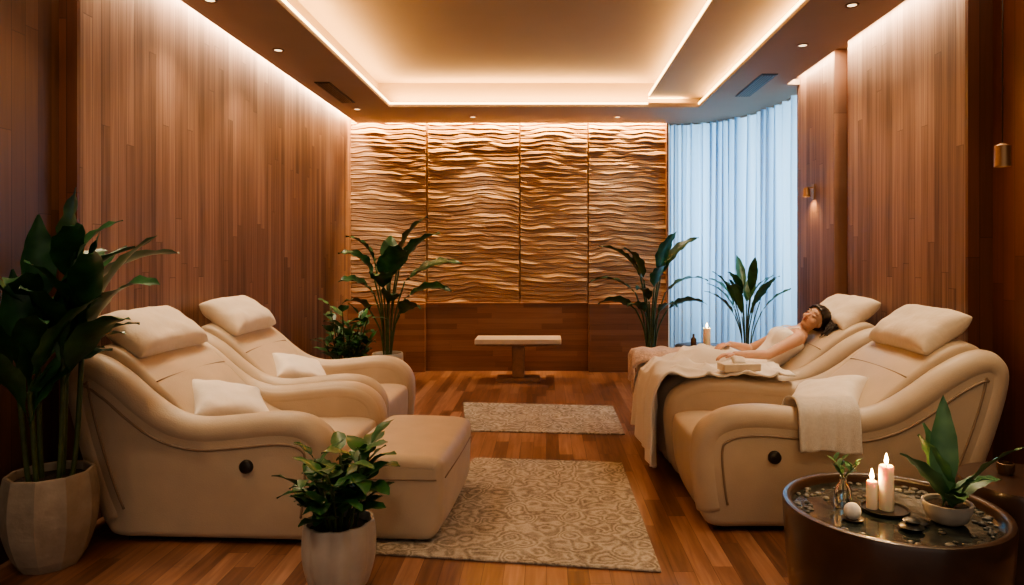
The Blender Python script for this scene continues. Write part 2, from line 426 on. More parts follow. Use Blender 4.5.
box('ceiling_slot_left', -2.66, -2.42, -1.5, 8.95, 3.31, 3.33, P)
box('ceiling_slot_back', -2.55, 1.6, 8.78, 8.95, 3.31, 3.33, P)
box('ceiling_slot_right', 2.38, 2.95, -1.5, 6.9, 3.31, 3.33, P)
# LED tape along the inner lips of the tray
box('trim_5', -1.802, -1.790, 2.0, YB, H + .034, H + .052, M['led'])
box('trim_6', -1.79, 1.17, YB - .010, YB + .002, H + .034, H + .052, M['led'])
box('trim_7', 1.178, 1.190, 2.0, YB, 3.334, 3.352, M['led'])
box('trim_8', 1.750, 1.762, 2.0, YB, H + .034, H + .052, M['led'])
up = (math.radians(180), 0, 0)
area('led_cove_left', (-1.885, 4.9, H + .07), up, .03, 6.0, 80, WARM)
area('led_cove_back', (-.1, 7.94, H + .07), up, 3.4, .03, 58, WARM)
area('led_cove_divider', (1.31, 4.9, 3.37), up, .03, 6.0, 58, WARM)
area('led_cove_right', (1.87, 4.9, H + .06), (0, math.radians(180 - 40), 0), .03, 5.8, 60, WARM)
area('led_cove_front', (-.1, 1.9, H + .07), up, 3.4, .03, 30, WARM)
area('led_slot_left', (-2.49, 6.2, 3.30), (0, 0, 0), .05, 5.1, 85, WARM2)
area('led_slot_left_front', (-2.53, 1.4, 3.30), (0, 0, 0), .05, 4.4, 16, WARM2)
area('led_slot_back', (-.5, 8.82, 3.30), (0, 0, 0), 4.1, .04, 160, WARM)
area('led_slot_right', (2.46, 5.5, 3.30), (0, 0, 0), .06, 2.7, 46, WARM2)
area('led_slot_right_front', (2.55, 2.0, 3.30), (0, 0, 0), .05, 3.6, 12, WARM2)
def downlight(x, y, e=45, ang=95):
    g = empty('recessed_downlight', (x, y, H))
    lathe('ring', [(0, -.001), (.032, -.001), (.034, -.006), (.046, -.006), (.048, -.001), (.048, 0)], M['bronze'], 24, g)
    lathe('lens', [(0, -.003), (.030, -.003)], M['lamp'], 24, g)
    spot('beam', (0, 0, -.03), e, WARM2, ang, .9, .04, parent=g)
for x, y, e in ((-2.22, 5.66, 45), (-2.24, 4.55, 45), (-.9, 8.4, 62), (.88, 8.4, 62), (2.08, 5.53, 50), (2.08, 4.64, 50), (-2.2, 3.2, 50), (2.08, 3.4, 45), (-2.2, 1.9, 40), (2.08, 2.1, 55), (-.6, 1.6, 60), (.7, 1.6, 60), (-2.2, 7.95, 25)):  # downlights out of view near the camera are added to light the furniture
    downlight(x, y, e)
for x, y in ((-2.20, 7.15), (2.10, 6.85)):
    g = empty('ceiling_vent', (x, y, H))
    box('frame', -.075, .075, -.45, .45, -.008, 0, M['vent'], parent=g)
    for k in range(5): box('slat_%d' % k, -.06 + k * .026, -.052 + k * .026, -.43, .43, -.014, -.008, M['bronze'], parent=g)

# ------------------------------------------------------------------ curtain
c0, c1, c2, c3 = [Vector(p) for p in ((1.60, 8.86), (2.25, 8.82), (2.66, 8.3), (2.68, 6.95))]
def bez(t): return c0 * (1 - t) ** 3 + c1 * 3 * t * (1 - t) ** 2 + c2 * 3 * t * t * (1 - t) + c3 * t ** 3
def bezt(t): return (bez(min(t + .01, 1)) - bez(max(t - .01, 0))).normalized()
g = empty('curtain')
def cur(a, q):
    z = .03 + (H - .04) * q
    p = bez(a); tt = bezt(a); nn = Vector((-tt.y, tt.x))
    ph = a * 2 * pi * 17 + 2.0 * math.sin(a * 17) + .8 * noise.noise(Vector((a * 20, z * .5, 0)))
    w = (.078 + .04 * noise.noise(Vector((a * 9, 0, 4)))) * math.sin(ph) + .016 * math.sin(ph * 2.3 + z)
    p = p + nn * w * (.75 + .25 * (1 - q)) * min(1, .3 + a * 12) + tt * .020 * math.sin(ph * 2)
    return (p.x, p.y, z)
sheet('drape', cur, 440, 14, M['curtain'], 0, g)
tube('track', [(bez(k / 30).x, bez(k / 30).y, H - .012) for k in range(31)], .01, M['ceramicw'], g)

# ------------------------------------------------------------------ lounge chairs
ARM = [(.21, .08), (.14, .25), (.055, .52), (.0, .75), (-.005, .88), (.055, .955), (.15, .95), (.28, .87), (.42, .75), (.55, .665), (.70, .63), (.90, .645), (1.10, .665), (1.25, .645), (1.35, .57), (1.385, .45), (1.375, .25), (1.355, .09)]
BODY = [(.25, .11), (.16, .3), (.07, .57), (.02, .80), (.02, .92), (.09, 1.0), (.18, .99), (.30, .905), (.44, .765), (.57, .635), (.70, .535), (.86, .475), (1.05, .465), (1.22, .47), (1.33, .455), (1.36, .41), (1.36, .25), (1.34, .11)]
BOT = [(1.30, .03), (1.15, .025), (.8, .025), (.42, .025), (.27, .03)]
def profile(pts, kx, closed=True):
    pts = [(p[0] * kx, p[1]) for p in (pts + BOT if closed else pts)]
    return [(p.x, p.y) for p in catmull(pts, 6, closed)]
def lounger(loc, rz, kx=1.0, W=1.0, ottoman=False, knob=.95, cu=.19):
    g = empty('lounge_chair', loc, rz)
    aw = .15
    prism('seat_body', profile(BODY, kx), aw - .02, W - aw + .02, .03, M['leather'], g, puff=.014)
    for nm, a, b_ in (('arm_near', 0, aw), ('arm_far', W - aw, W)):
        prism(nm, profile(ARM, kx), a, b_, .045, M['leather'], g)
    Pn = [Vector(p) for p in profile(ARM, kx, False)]; n = len(Pn)
    def inset(dd, i0, i1):
        out = []
        for i in range(i0, i1):
            t = (Pn[min(i + 1, n - 1)] - Pn[max(i - 1, 0)]).normalized()
            out.append(Pn[i] + Vector((t.y, -t.x)) * dd)
        return out
    for nm, y in (('rim_near', .072), ('rim_far', W - .072)):
        tube(nm, [(p.x, y, p.y) for p in inset(.062, 1, n - 1)], .08, M['leather'], g, seg=18)
    for nm, y in (('piping_near', -.001), ('piping_far', W + .001)):
        tube(nm, [(p.x, y, p.y) for p in inset(.140, 2, n - 2)], .007, M['leather_dk'], g, seg=6)
    Bn = [Vector(p) for p in profile(BODY, kx, False)]
    for k, idx in enumerate((46, 55, 66)):
        p = Bn[idx]
        tube('seam_%d' % k, [(p.x, y, p.y + .001 + .014 * math.sin(pi * max(0.001, min(.999, (y - aw) / (W - 2 * aw)))) ** .6) for y in [aw + (W - 2 * aw) * q / 12 for q in range(13)]], .0035, M['leather_dk'], g, seg=6)
    pillow('head_cushion', .34, W - .34, .18, M['linen'], g, (cu * kx, W / 2, 1.05), (0, math.radians(36), 0), .04, seed=loc[1])
    lathe('recline_knob', [(0, .022), (.028, .022), (.034, .017), (.036, 0)], M['black'], 28, g, (knob * kx, .002, .41), rot=(math.radians(90), 0, 0))
    lathe('recline_knob_far', [(0, .022), (.028, .022), (.034, .017), (.036, 0)], M['black'], 28, g, (knob * kx, W - .002, .41), rot=(math.radians(-90), 0, 0))
    box('plinth', .30 * kx, 1.28 * kx, .06, W - .06, 0, .07, M['black'], parent=g)
    if ottoman:
        o = [(1.435, .10), (1.425, .2), (1.425, .36), (1.45, .44), (1.52, .465), (1.75, .465), (1.93, .455), (1.985, .42), (1.99, .34), (1.985, .2), (1.975, .10), (1.92, .03), (1.8, .025), (1.6, .025), (1.49, .03)]
        o = [(p.x, p.y) for p in catmull(o, 5, True)]
        prism('leg_rest', o, .03, W - .03, .05, M['leather'], g, puff=.01)
        tube('leg_rest_seam', [(1.45, .029, .345), (1.96, .029, .345)], .004, M['leather_dk'], g, seg=6)
        tube('leg_rest_seam_end', [(1.996, .08, .345), (2.002, .5 * W, .345), (1.996, W - .08, .345)], .004, M['leather_dk'], g, seg=6)
        box('leg_rest_plinth', 1.52, 1.88, .10, W - .10, 0, .06, M['black'], parent=g)
    return g
lounger((-2.52, 3.57, 0), math.radians(-3), 1.03, 1.0, True, cu=.165)
lounger((-2.51, 4.65, 0), math.radians(-1), 1.02, 1.0, False)
lounger((2.50, 4.68, 0), math.radians(180), 1.22, 1.0, False, knob=1.04)
lounger((2.47, 5.86, 0), math.radians(180), 1.21, 1.05, False, knob=.88, cu=.135)
def rot3(a, b, c): return (math.radians(a), math.radians(b), math.radians(c))
pillow('throw_pillow', .44, .44, .16, M['linenw'], None, (-1.82, 3.92, .645), rot3(16, 14, 38), .16, 3)
pillow('throw_pillow', .40, .40, .15, M['linenw'], None, (-1.82, 5.04, .645), rot3(16, 16, 35), .16, 5)
pillow('throw_pillow', .44, .44, .16, M['linenw'], None, (1.66, 4.06, .645), rot3(16, -14, -38), .16, 8)

# ------------------------------------------------------------------ rugs
def rug(name, cs, mat):
    zt = .014
    v = [(x, y, .001) for x, y in cs] + [(x, y, zt) for x, y in cs]
    f = [(0, 1, 2, 3), (4, 5, 6, 7), (0, 1, 5, 4), (1, 2, 6, 5), (2, 3, 7, 6), (3, 0, 4, 7)]
    ob = obj(name, v, f, mat, smooth=False)
    md = ob.modifiers.new('b', 'BEVEL'); md.width = .005; md.segments = 2
rug('patterned_rug', [(-.92, 3.42), (.545, 3.22), (.545, 4.90), (-.52, 5.02)], M['rug'])
rug('patterned_rug', [(-.68, 5.80), (.66, 5.68), (.66, 6.74), (-.84, 6.90)], M['rug'])

# ------------------------------------------------------------------ bench
g = empty('bench', (-.33, 8.20, 0))
box('top', -.51, .51, -.20, .20, .45, .51, M['benchtop'], .008, g)
box('apron', -.49, .49, -.17, .17, .425, .45, M['benchwood'], .004, g)
box('pedestal', -.07, .07, -.11, .11, .04, .425, M['benchwood'], .006, g)
box('foot', -.26, .26, -.15, .15, 0, .04, M['benchwood'], .006, g)

# ------------------------------------------------------------------ plants
def leafgeo(V, F, base, az, ln, w, e0, droop, petiole=.12, roll=0.0, fold=.25, shape='lance', ns=12):
    d = Vector((math.cos(az), math.sin(az), 0)); side0 = Vector((-math.sin(az), math.cos(az), 0))
    p = Vector(base); st = len(V); ds = ln / ns
    for i in range(ns + 1):
        t = i / ns; e = e0 - droop * t ** 1.4
        dirv = d * math.cos(e) + Vector((0, 0, 1)) * math.sin(e)
        nrm = -d * math.sin(e) + Vector((0, 0, 1)) * math.cos(e)
        sd = side0 * math.cos(roll) + nrm * math.sin(roll); nn = nrm * math.cos(roll) - side0 * math.sin(roll)
        if t < petiole: ww = .06 * w
        else:
            q = (t - petiole) / (1 - petiole)
            if shape == 'lance': ww = w * max(.03, (math.sin(pi * q ** .75)) ** .85)
            else: ww = w * max(.02, math.sin(pi * q ** .8) ** .7)
        wav = .06 * w * math.sin(i * 1.9 + az * 3)
        V += [p - sd * ww / 2 + nn * (fold * ww / 2 + wav), p - sd * ww / 4 + nn * fold * ww / 6, p, p + sd * ww / 4 + nn * fold * ww / 6, p + sd * ww / 2 + nn * (fold * ww / 2 - wav)]
        p = p + dirv * ds
    for i in range(ns):
        for k in range(4):
            a = st + i * 5 + k; F.append((a, a + 1, a + 6, a + 5))
def stems(g, lines, r, nm='stem'):
    for i, l in enumerate(lines):
        tube('%s_%d' % (nm, i + 1), catmull(l, 5), r, M['stem'], g, seg=7)
def potprof(rb, rt, h, lip=.012, belly=0.0):
    pr = [(0, 0), (rb * .96, 0), (rb, .01)]
    for k in range(1, 10):
        t = k / 10; pr.append((rb + (rt - rb) * t ** .7 + belly * math.sin(pi * t), h * t))
    pr += [(rt, h - .006), (rt - .003, h), (rt - lip, h), (rt - lip - .003, h - .006), (rt - lip - .004, h - .05), (0, h - .05)]
    return pr
g = empty('potted_dracaena', (-2.41, 3.32, 0))
lathe('pot', potprof(.13, .185, .45, .015, .035), M['ceramic'], 10, g, facet=True)
lathe('soil', [(0, .42), (.160, .41)], M['soil'], 24, g)
V = []; F = []
canes = [((-.04, .0), 1.22), ((.06, -.03), 1.04), ((.02, .05), 1.36), ((-.05, -.07), .96), ((.08, .03), 1.14), ((.0, -.09), .86)]
stl = []
rr = random.Random(5)
for k, ((x, y), zt) in enumerate(canes):
    top = Vector((x * 1.6, y * 1.5, zt)); stl.append([(x, y, .39), (x * 1.3, y * 1.2, .6), tuple(top)])
    for i in range(4):
        az = math.radians(-120 + 225 * ((i * .618 + k * .37) % 1)) + rr.uniform(-.2, .2)
        big = rr.random()
        ln = .42 + .26 * big; e = rr.uniform(.9, 1.4)
        leafgeo(V, F, top - Vector((0, 0, rr.uniform(0, .18))), az, ln, rr.uniform(.12, .165), e, rr.uniform(.5, 1.5), .16, rr.uniform(-.4, .4), .28, 'lance', 14)
    leafgeo(V, F, top, rr.uniform(-1.5, 1.5), .48, .15, 1.5, .2, .1, rr.uniform(-.6, .6), .28, 'lance', 14)
V = [Vector((max(v.x, -.10), v.y, v.z)) if v.y > .36 else Vector((max(v.x, -.21), v.y, v.z)) for v in V]
stems(g, stl, .012)
obj('leaves', V, F, M['leafA'], parent=g)
g = empty('potted_rubber_plant', (-.93, 3.07, 0))
lathe('pot', potprof(.105, .148, .31, .014, .02), M['ceramicw'], 80, g, flute=10, famp=.07)
lathe('soil', [(0, .275), (.138, .27)], M['soil'], 24, g)
V = []; F = []; stl = []; rr = random.Random(11)
for k in range(11):
    a = k * 2.4; r0 = .02 + .05 * (k % 3) / 2; h = .16 + .22 * rr.random(); lean = .05 + .12 * rr.random()
    b0 = Vector((r0 * math.cos(a), r0 * math.sin(a), .26)); tp = b0 + Vector((lean * math.cos(a), lean * math.sin(a), h))
    stl.append([tuple(b0), tuple((b0 + tp) / 2 + Vector((.01, 0, .02))), tuple(tp)])
    for i in range(9):
        q = b0.lerp(tp, .25 + .75 * i / 8)
        leafgeo(V, F, q, a + i * 2.4 + rr.uniform(-.3, .3), rr.uniform(.13, .20), rr.uniform(.07, .10), rr.uniform(.2, 1.0), rr.uniform(.3, 1.1), .15, rr.uniform(-.3, .3), .2, 'ovate', 7)
stems(g, stl, .006)
obj('leaves', V, F, M['leafB'], parent=g)
g = empty('potted_ficus', (-2.10, 7.20, 0))
lathe('pot', potprof(.11, .17, .30, .012, .02), M['ceramicw'], 40, g)
lathe('soil', [(0, .265), (.155, .26)], M['soil'], 24, g)
V = []; F = []; stl = []
for k in range(12):
    a = k * 2.4; h = .30 + .46 * rr.random(); b0 = Vector((.05 * math.cos(a), .05 * math.sin(a), .24)); tp = b0 + Vector((.17 * math.cos(a), .17 * math.sin(a), h))
    stl.append([tuple(b0), tuple((b0 + tp) / 2), tuple(tp)])
    for i in range(9):
        leafgeo(V, F, b0.lerp(tp, .3 + .7 * i / 8), a + i * 2.4, rr.uniform(.15, .22), rr.uniform(.08, .11), rr.uniform(.1, 1.1), rr.uniform(.3, 1), .15, 0, .2, 'ovate', 7)
V = [Vector((max(v.x, -.40), v.y, v.z)) for v in V]
stems(g, stl, .007)
obj('leaves', V, F, M['leafB'], parent=g)
def tall(name, loc, pot, zt, spec, mat='leafA', seed=1, sr=.01, xmax=None):
    g = empty(name, loc); rr = random.Random(seed)
    lathe('pot', potprof(pot[0], pot[1], pot[2], .014, .02), M['ceramicw'], 48, g)
    lathe('soil', [(0, pot[2] - .04), (pot[1] - .02, pot[2] - .04)], M['soil'], 24, g)
    V = []; F = []; stl = []
    for azd, lean, fz, ln, wd, el, dr in spec:
        a = math.radians(azd)
        b0 = Vector((.04 * math.cos(a), .04 * math.sin(a), pot[2] - .05)); tp = Vector((lean * math.cos(a), lean * math.sin(a), pot[2] + (zt - pot[2]) * fz))
        stl.append([tuple(b0), tuple(b0.lerp(tp, .5) + Vector((-.03 * math.cos(a), -.03 * math.sin(a), .05))), tuple(tp)])
        leafgeo(V, F, tp, a + rr.uniform(-.25, .25), ln, wd, el, dr, .10, rr.uniform(-.5, .5), .28, 'lance', 14)
    lim = 8.68 - loc[1]
    V = [Vector((max(v.x, -2.50 - loc[0]), min(v.y, lim), v.z)) for v in V]
    if xmax is not None: V = [Vector((min(v.x, xmax - loc[0]), v.y, v.z)) for v in V]
    stems(g, stl, sr)
    obj('leaves', V, F, M[mat], parent=g)
tall('potted_bird_of_paradise', (-1.88, 8.10, 0), (.13, .18, .34), 1.42, [
    (10, .12, .98, .68, .30, 1.35, .9), (-20, .16, .92, .74, .30, 1.0, 1.0), (-60, .12, .85, .55, .28, 1.1, 1.2), (15, .20, .78, .74, .26, .65, .9), (200, .16, .85, .52, .26, 1.1, 1.4),
    (180, .14, .95, .52, .26, 1.25, 1.2), (-100, .12, .70, .46, .26, .95, 1.4), (-150, .16, .65, .48, .24, .8, 1.2), (-10, .22, .60, .60, .22, .6, 1.2), (90, .06, .95, .4, .22, 1.4, .5), (-75, .10, .55, .40, .22, .8, 1.3), (215, .2, .45, .42, .20, .9, 1.5), (-35, .2, .42, .44, .20, .8, 1.5), (-80, .05, .78, .45, .26, 1.3, .8)], 'leafA', 3)
tall('potted_dwarf_banana', (1.25, 8.15, 0), (.13, .17, .34), 1.28, [
    (5, .12, .95, .68, .20, 1.15, .9), (175, .12, .95, .66, .20, 1.05, 1.1), (-30, .10, .98, .58, .20, 1.35, .6), (-150, .10, .90, .62, .19, 1.2, 1.2), (10, .18, .75, .62, .17, .7, 1.2), (170, .18, .75, .62, .17, .7, 1.3),
    (-70, .08, .8, .5, .18, 1.1, 1.2), (-110, .1, .65, .42, .18, .9, 1.3), (30, .1, .85, .5, .18, 1.3, .9), (150, .1, .85, .5, .18, 1.3, .9), (-20, .2, .55, .5, .16, .6, 1.2), (-160, .2, .55, .5, .16, .6, 1.2), (-50, .12, .5, .4, .16, .8, 1.4), (-130, .12, .5, .4, .16, .8, 1.4)], 'leafA', 8)
tall('potted_palm', (2.13, 7.28, 0), (.13, .17, .34), 1.12, [
    (az, .06 + .05 * (i % 3), .62 + .36 * ((i * .618) % 1), .36 + .16 * ((i * .37) % 1), .105, 1.38 - .5 * ((i * .45) % 1), .4 + .8 * ((i * .27) % 1)) for i, az in enumerate((0, 180, -30, 210, -60, 240, 20, 160, -90, 40, 140, -120, 5, 185, -45, 225, 90, 70))], 'leafB', 21, .006, 2.50)

# ------------------------------------------------------------------ candles etc
def candle(parent, loc, r, h):
    g = empty('candle', loc); g.parent = parent
    lathe('wax', [(0, 0), (r, 0), (r, h - .004), (r - .004, h), (r * .7, h - .004), (0, h - .008)], M['wax'], 28, g)
    tube('wick', [(0, 0, h - .01), (0, 0, h + .01)], .0012, M['black'], g, seg=6)
    lathe('flame', [(0, h + .004), (.006, h + .010), (.008, h + .019), (.005, h + .034), (.0015, h + .048), (0, h + .050)], M['flame'], 14, g)
    point('glow', (0, 0, h + .03), 2.6, (1, .55, .2), .012, g)
    return g
DX, DY = 1.375, 2.71
g = empty('drum_table', (DX, DY, 0))
lathe('drum', [(r * .94, z * 1.02) for r, z in [(0, 0), (.385, 0), (.395, .01), (.42, .2), (.435, .40), (.44, .485), (.436, .498), (.428, .5), (.412, .5), (.405, .496), (.402, .485), (.402, .455), (0, .455)]], M['drum'], 96, g)
ZT = .4745
lathe('water_inlay', [(0, ZT - .0005), (.377, ZT - .0005), (.377, ZT - .01)], M['marble'], 72, g)
bmp = bmesh.new(); rr = random.Random(6)
for k in range(110):
    a = rr.uniform(0, 2 * pi); r_ = rr.uniform(.30, .365); s = rr.uniform(.006, .014)
    if rr.random() < .2: r_ = rr.uniform(.18, .36)
    x, y = r_ * math.cos(a), r_ * math.sin(a)
    if math.hypot(x - .165, y + .09) < .10 or math.hypot(x + .165, y - .07) < .05 or math.hypot(x + .19, y + .07) < .055 or math.hypot(x + .01, y + .15) < .08: continue
    bmesh.ops.create_icosphere(bmp, subdivisions=2, radius=1, matrix=Matrix.Translation((x, y, .002)) @ Matrix.Rotation(a * 3, 4, 'Z') @ Matrix.Diagonal((s * 1.3, s, s * .5, 1)))
me = bpy.data.meshes.new('pebbles'); bmp.to_mesh(me); bmp.free(); me.materials.append(M['pebble'])
for p in me.polygons: p.use_smooth = True
ob = bpy.data.objects.new('pebbles', me); COL.objects.link(ob); ob.parent = g; ob.location = (0, 0, ZT)
tr = empty('candle_tray', (DX - .02, DY + .02, ZT))
lathe('dish', [(0, 0), (.08, 0), (.088, .006), (.09, .016), (.086, .016), (.082, .009), (0, .009)], M['black'], 48, tr)
candle(tr, (.006, .0, .009), .028, .175)
candle(tr, (-.046, .012, .009), .021, .11)
g = empty('massage_stones', (DX - .01, DY - .16, ZT))
for k, (x, y, z, s) in enumerate(((0, 0, .013, 1.0), (.05, .045, .011, .85), (.002, .002, .034, .7))):
    lathe('stone_%d' % k, [(0, -.012 * s), (.03 * s, -.010 * s), (.045 * s, 0), (.03 * s, .010 * s), (0, .012 * s)], M['stone'], 24, g, (x, y, z))
g = empty('bath_salt_ball', (DX - .19, DY - .07, ZT))
lathe('ball', [(.032 * math.sin(pi * k / 12), .036 - .032 * math.cos(pi * k / 12)) for k in range(13)], M['linenw'], 24, g)
lathe('dish', [(0, .0), (.035, .0), (.042, .010), (.040, .011), (0, .003)], M['black'], 24, g)
g = empty('bud_vase', (DX - .165, DY + .07, ZT))
lathe('glass', [(0, 0), (.03, 0), (.034, .01), (.034, .06), (.028, .085), (.014, .10), (.014, .12), (.017, .125)], M['glass'], 32, g)
V = []; F = []; stl = []; rr = random.Random(4)
for k in range(5):
    a = k * 1.9; tp = Vector((.05 * math.cos(a), .05 * math.sin(a), .17 + .04 * rr.random())); stl.append([(0, 0, .02), (0, 0, .11), tuple(tp)])
    for i in range(4): leafgeo(V, F, Vector((0, 0, .11)).lerp(tp, .3 + .23 * i), a + i * 1.7, .05, .02, .8, .6, .1, 0, .2, 'ovate', 5)
stems(g, stl, .0018); obj('leaves', V, F, M['leafC'], parent=g)
g = empty('potted_snake_plant', (DX + .165, DY - .09, ZT))
lathe('bowl', [(0, 0), (.045, 0), (.07, .015), (.085, .05), (.088, .08), (.084, .082), (.078, .078), (.075, .06), (0, .06)], M['ceramicw'], 40, g)
lathe('soil', [(0, .068), (.076, .064)], M['soil'], 24, g)
V = []; F = []
for az, ln, wd, el, dr, rl in ((60, .43, .10, 1.52, .15, .2), (170, .30, .10, 1.30, .35, .5), (-20, .36, .09, 1.1, .7, -.4), (200, .36, .075, .95, .55, .3), (-60, .26, .08, 1.0, .8, .1), (10, .28, .07, .75, 1.0, .3), (120, .32, .09, 1.35, .3, -.3), (250, .24, .075, .8, .9, 0), (-100, .18, .06, .9, .8, 0)):
    leafgeo(V, F, (.02 * math.cos(az), .02 * math.sin(az), .055), math.radians(az), ln, wd, el, dr, .12, rl, .25, 'lance', 14)
obj('leaves', V, F, M['leafC'], parent=g)
g = empty('side_table', (2.14, 3.03, 0))
lathe('drum', [(0, 0), (.24, 0), (.26, .02), (.275, .3), (.28, .48), (.272, .5), (0, .5)], M['drum'], 72, g)
g = empty('incense_burner', (2.10, 3.12, .5))
lathe('cup', [(0, 0), (.03, 0), (.036, .02), (.036, .05), (.03, .052), (.028, .02), (0, .015)], M['bronze'], 32, g)
g = empty('soap_dish', (2.19, 2.97, .5))
lathe('dish', [(0, 0), (.05, 0), (.065, .018), (.062, .02), (0, .006)], M['ceramicw'], 32, g)
pillow('folded_cloth', .07, .06, .03, M['linenw'], g, (0, 0, .026), n=8)
g = empty('round_side_table', (1.53, 6.72, 0))
lathe('top', [(0, .585), (.25, .585), (.258, .592), (.258, .603), (.25, .61), (0, .61)], M['black'], 56, g)
lathe('stem', [(0, 0), (.16, 0), (.16, .012), (.02, .02), (.018, .585), (0, .585)], M['black'], 40, g)
tr = empty('glass_candle_holder', (1.56, 6.62, .61))
lathe('holder', [(0, 0), (.05, 0), (.052, .012), (0, .012)], M['brass'], 28, tr)
candle(tr, (0, 0, .012), .035, .17)
g = empty('oil_bottle', (1.44, 6.66, .61))
lathe('bottle', [(0, 0), (.025, 0), (.027, .01), (.027, .07), (.01, .09), (.01, .12), (0, .12)], M['bronze'], 28, g)

def pendant(x, y, z, zc):
    g = empty('pendant_lamp', (x, y, 0))
    tube('cord', [(0, 0, z + .11), (0, 0, zc)], .003, M['black'], g, seg=6)
    lathe('shade', [(0, z + .115), (.012, z + .112), (.034, z + .10), (.036, z), (.033, z), (.031, z + .09), (0, z + .095)], M['brass'], 28, g)
    lathe('bulb', [(0, z + .02), (.018, z + .03), (.02, z + .05), (0, z + .07)], M['lamp'], 16, g)
    spot('glow', (0, 0, z + .01), 8, WARM, 120, .9, .02, parent=g)
pendant(2.22, 3.32, 1.93, H)
g = empty('wall_sconce', (RX, 6.45, 2.05))
box('plate', -.012, 0, -.03, .03, -.02, .12, M['brass'], .003, g)
box('arm', -.07, -.012, -.008, .008, .08, .095, M['brass'], parent=g)
lathe('shade', [(0, .09), (.028, .085), (.036, 0), (.032, 0), (.02, .08), (0, .082)], M['brass'], 24, g, (-.07, 0, 0))
spot('glow', (-.07, 0, .02), 12, WARM, 130, .9, .02, parent=g)

# ------------------------------------------------------------------ towel on near arm
g = empty('hanging_towel')
path = catmull([(4.00, .56), (3.93, .665), (3.83, .70), (3.74, .702), (3.675, .66), (3.655, .58), (3.652, .44)], 8)
def tow(a, q):
    k = q * (len(path) - 1); i = min(int(k), len(path) - 2); p = path[i].lerp(path[i + 1], k - i)
    x = 1.36 + .33 * a; w = .007 * math.sin(a * 13 + q * 2) * (.4 + q)
    return (x + .01 * math.sin(q * 6), p.x - abs(w) - .004, p.y + .004 + w * .4 + .01 * math.sin(a * 5) * (q > .9))
sheet('cloth', tow, 30, 48, M['towel'], .012, g)

# ------------------------------------------------------------------ blanket over legs
def smax(a, b, k=.03):
    h = max(k - abs(a - b), 0) / k
    return max(a, b) + h * h * k * .25
def legz(x):
    pts = [(.78, .63), (.90, .67), (1.05, .725), (1.18, .76), (1.35, .74), (1.60, .70)]
    if x <= pts[0][0]: return pts[0][1]
    for (a, b_), (c, d_) in zip(pts, pts[1:]):
        if x <= c:
            t = (x - a) / (c - a); t = t * t * (3 - 2 * t); return b_ + (d_ - b_) * t
    return pts[-1][1]
def bl_top(x, y, near):
    armz = .695 - .03 * math.exp(-((y - 4.74) / .035) ** 2)
    L = legz(x); lb = .57 + (L - .57) * (math.exp(-((y - 5.20) / .12) ** 4) if y < 5.2 else (1 if y < 5.40 else math.exp(-((y - 5.40) / .12) ** 4)))
    return smax(armz * near + .56 * (1 - near), lb, .06)
FX = .775
def bl(a, q):
    y = 4.53 + (5.66 - 4.53) * q
    near = 1 - min(1, max(0, (y - 4.98) / .14)); near = near * near * (3 - 2 * near)
    Lx = 1.66 - FX; Ld = (.56 if q < .55 else .56 - .5 * (q - .55)); s = a * (Lx + Ld)
    s *= 1 + .03 * math.sin(q * 9)
    x = 1.66 - s
    if x > FX:
        z = bl_top(x, y, near)
        ridge = abs(math.sin((x * 9 + y * 7) + 3.0 * noise.noise(Vector((x * 3, y * 3, 5)))))
        ridge2 = abs(math.sin((x * 5 - y * 13) + 2.5 * noise.noise(Vector((x * 4, y * 4, 11)))))
        z += .012 * noise.noise(Vector((x * 9, y * 5, 1))) + .034 * (1 - ridge) ** 2 + .022 * (1 - ridge2) ** 2
        edge = min(1, max(0, (x - FX) / .07)); z -= .03 * (1 - edge) ** 2
        return (x, y, z)
    zz = bl_top(FX, y, near) - .03
    d = FX - x
    fold = math.sin(y * 26 + 1.6 * math.sin(y * 9)) * .028 * min(1, d / .2) + .015 * noise.noise(Vector((y * 6, d * 3, 2)))
    return (FX - .012 - .02 * min(1, d / .1) + fold - .02 * min(1, d / .5), y + .03 * math.sin(d * 5 + y * 3) * min(1, d / .3), max(.03, zz - d))
g = empty('blanket')
sheet('cloth', bl, 140, 120, M['blanket'], .014, g)
g = empty('knit_throw')
def kn(a, q):
    y = 5.56 + .33 * q
    s = a * .80; x = 1.30 - s
    top = .705 - .03 * max(0, (q - .8) / .2) ** 2 - .08 * max(0, (.35 - q) / .35) ** 2
    if x > .765: return (x, y, top + .006 * math.sin(x * 40) + .01 * noise.noise(Vector((x * 8, y * 8, 0))))
    d = .765 - x
    return (.75 - .03 * min(1, d / .05) + .012 * math.sin(y * 30), y, top - d)
sheet('cloth', kn, 60, 24, M['knit'], .02, g)
g = empty('tissue_box', (1.30, 4.60, .724), math.radians(8))
box('carton', -.13, .13, -.065, .065, 0, .05, M['paper'], .006, g)
pillow('tissue', .10, .07, .05, M['linenw'], g, (0, 0, .06), (.5, .3, 0), n=10)

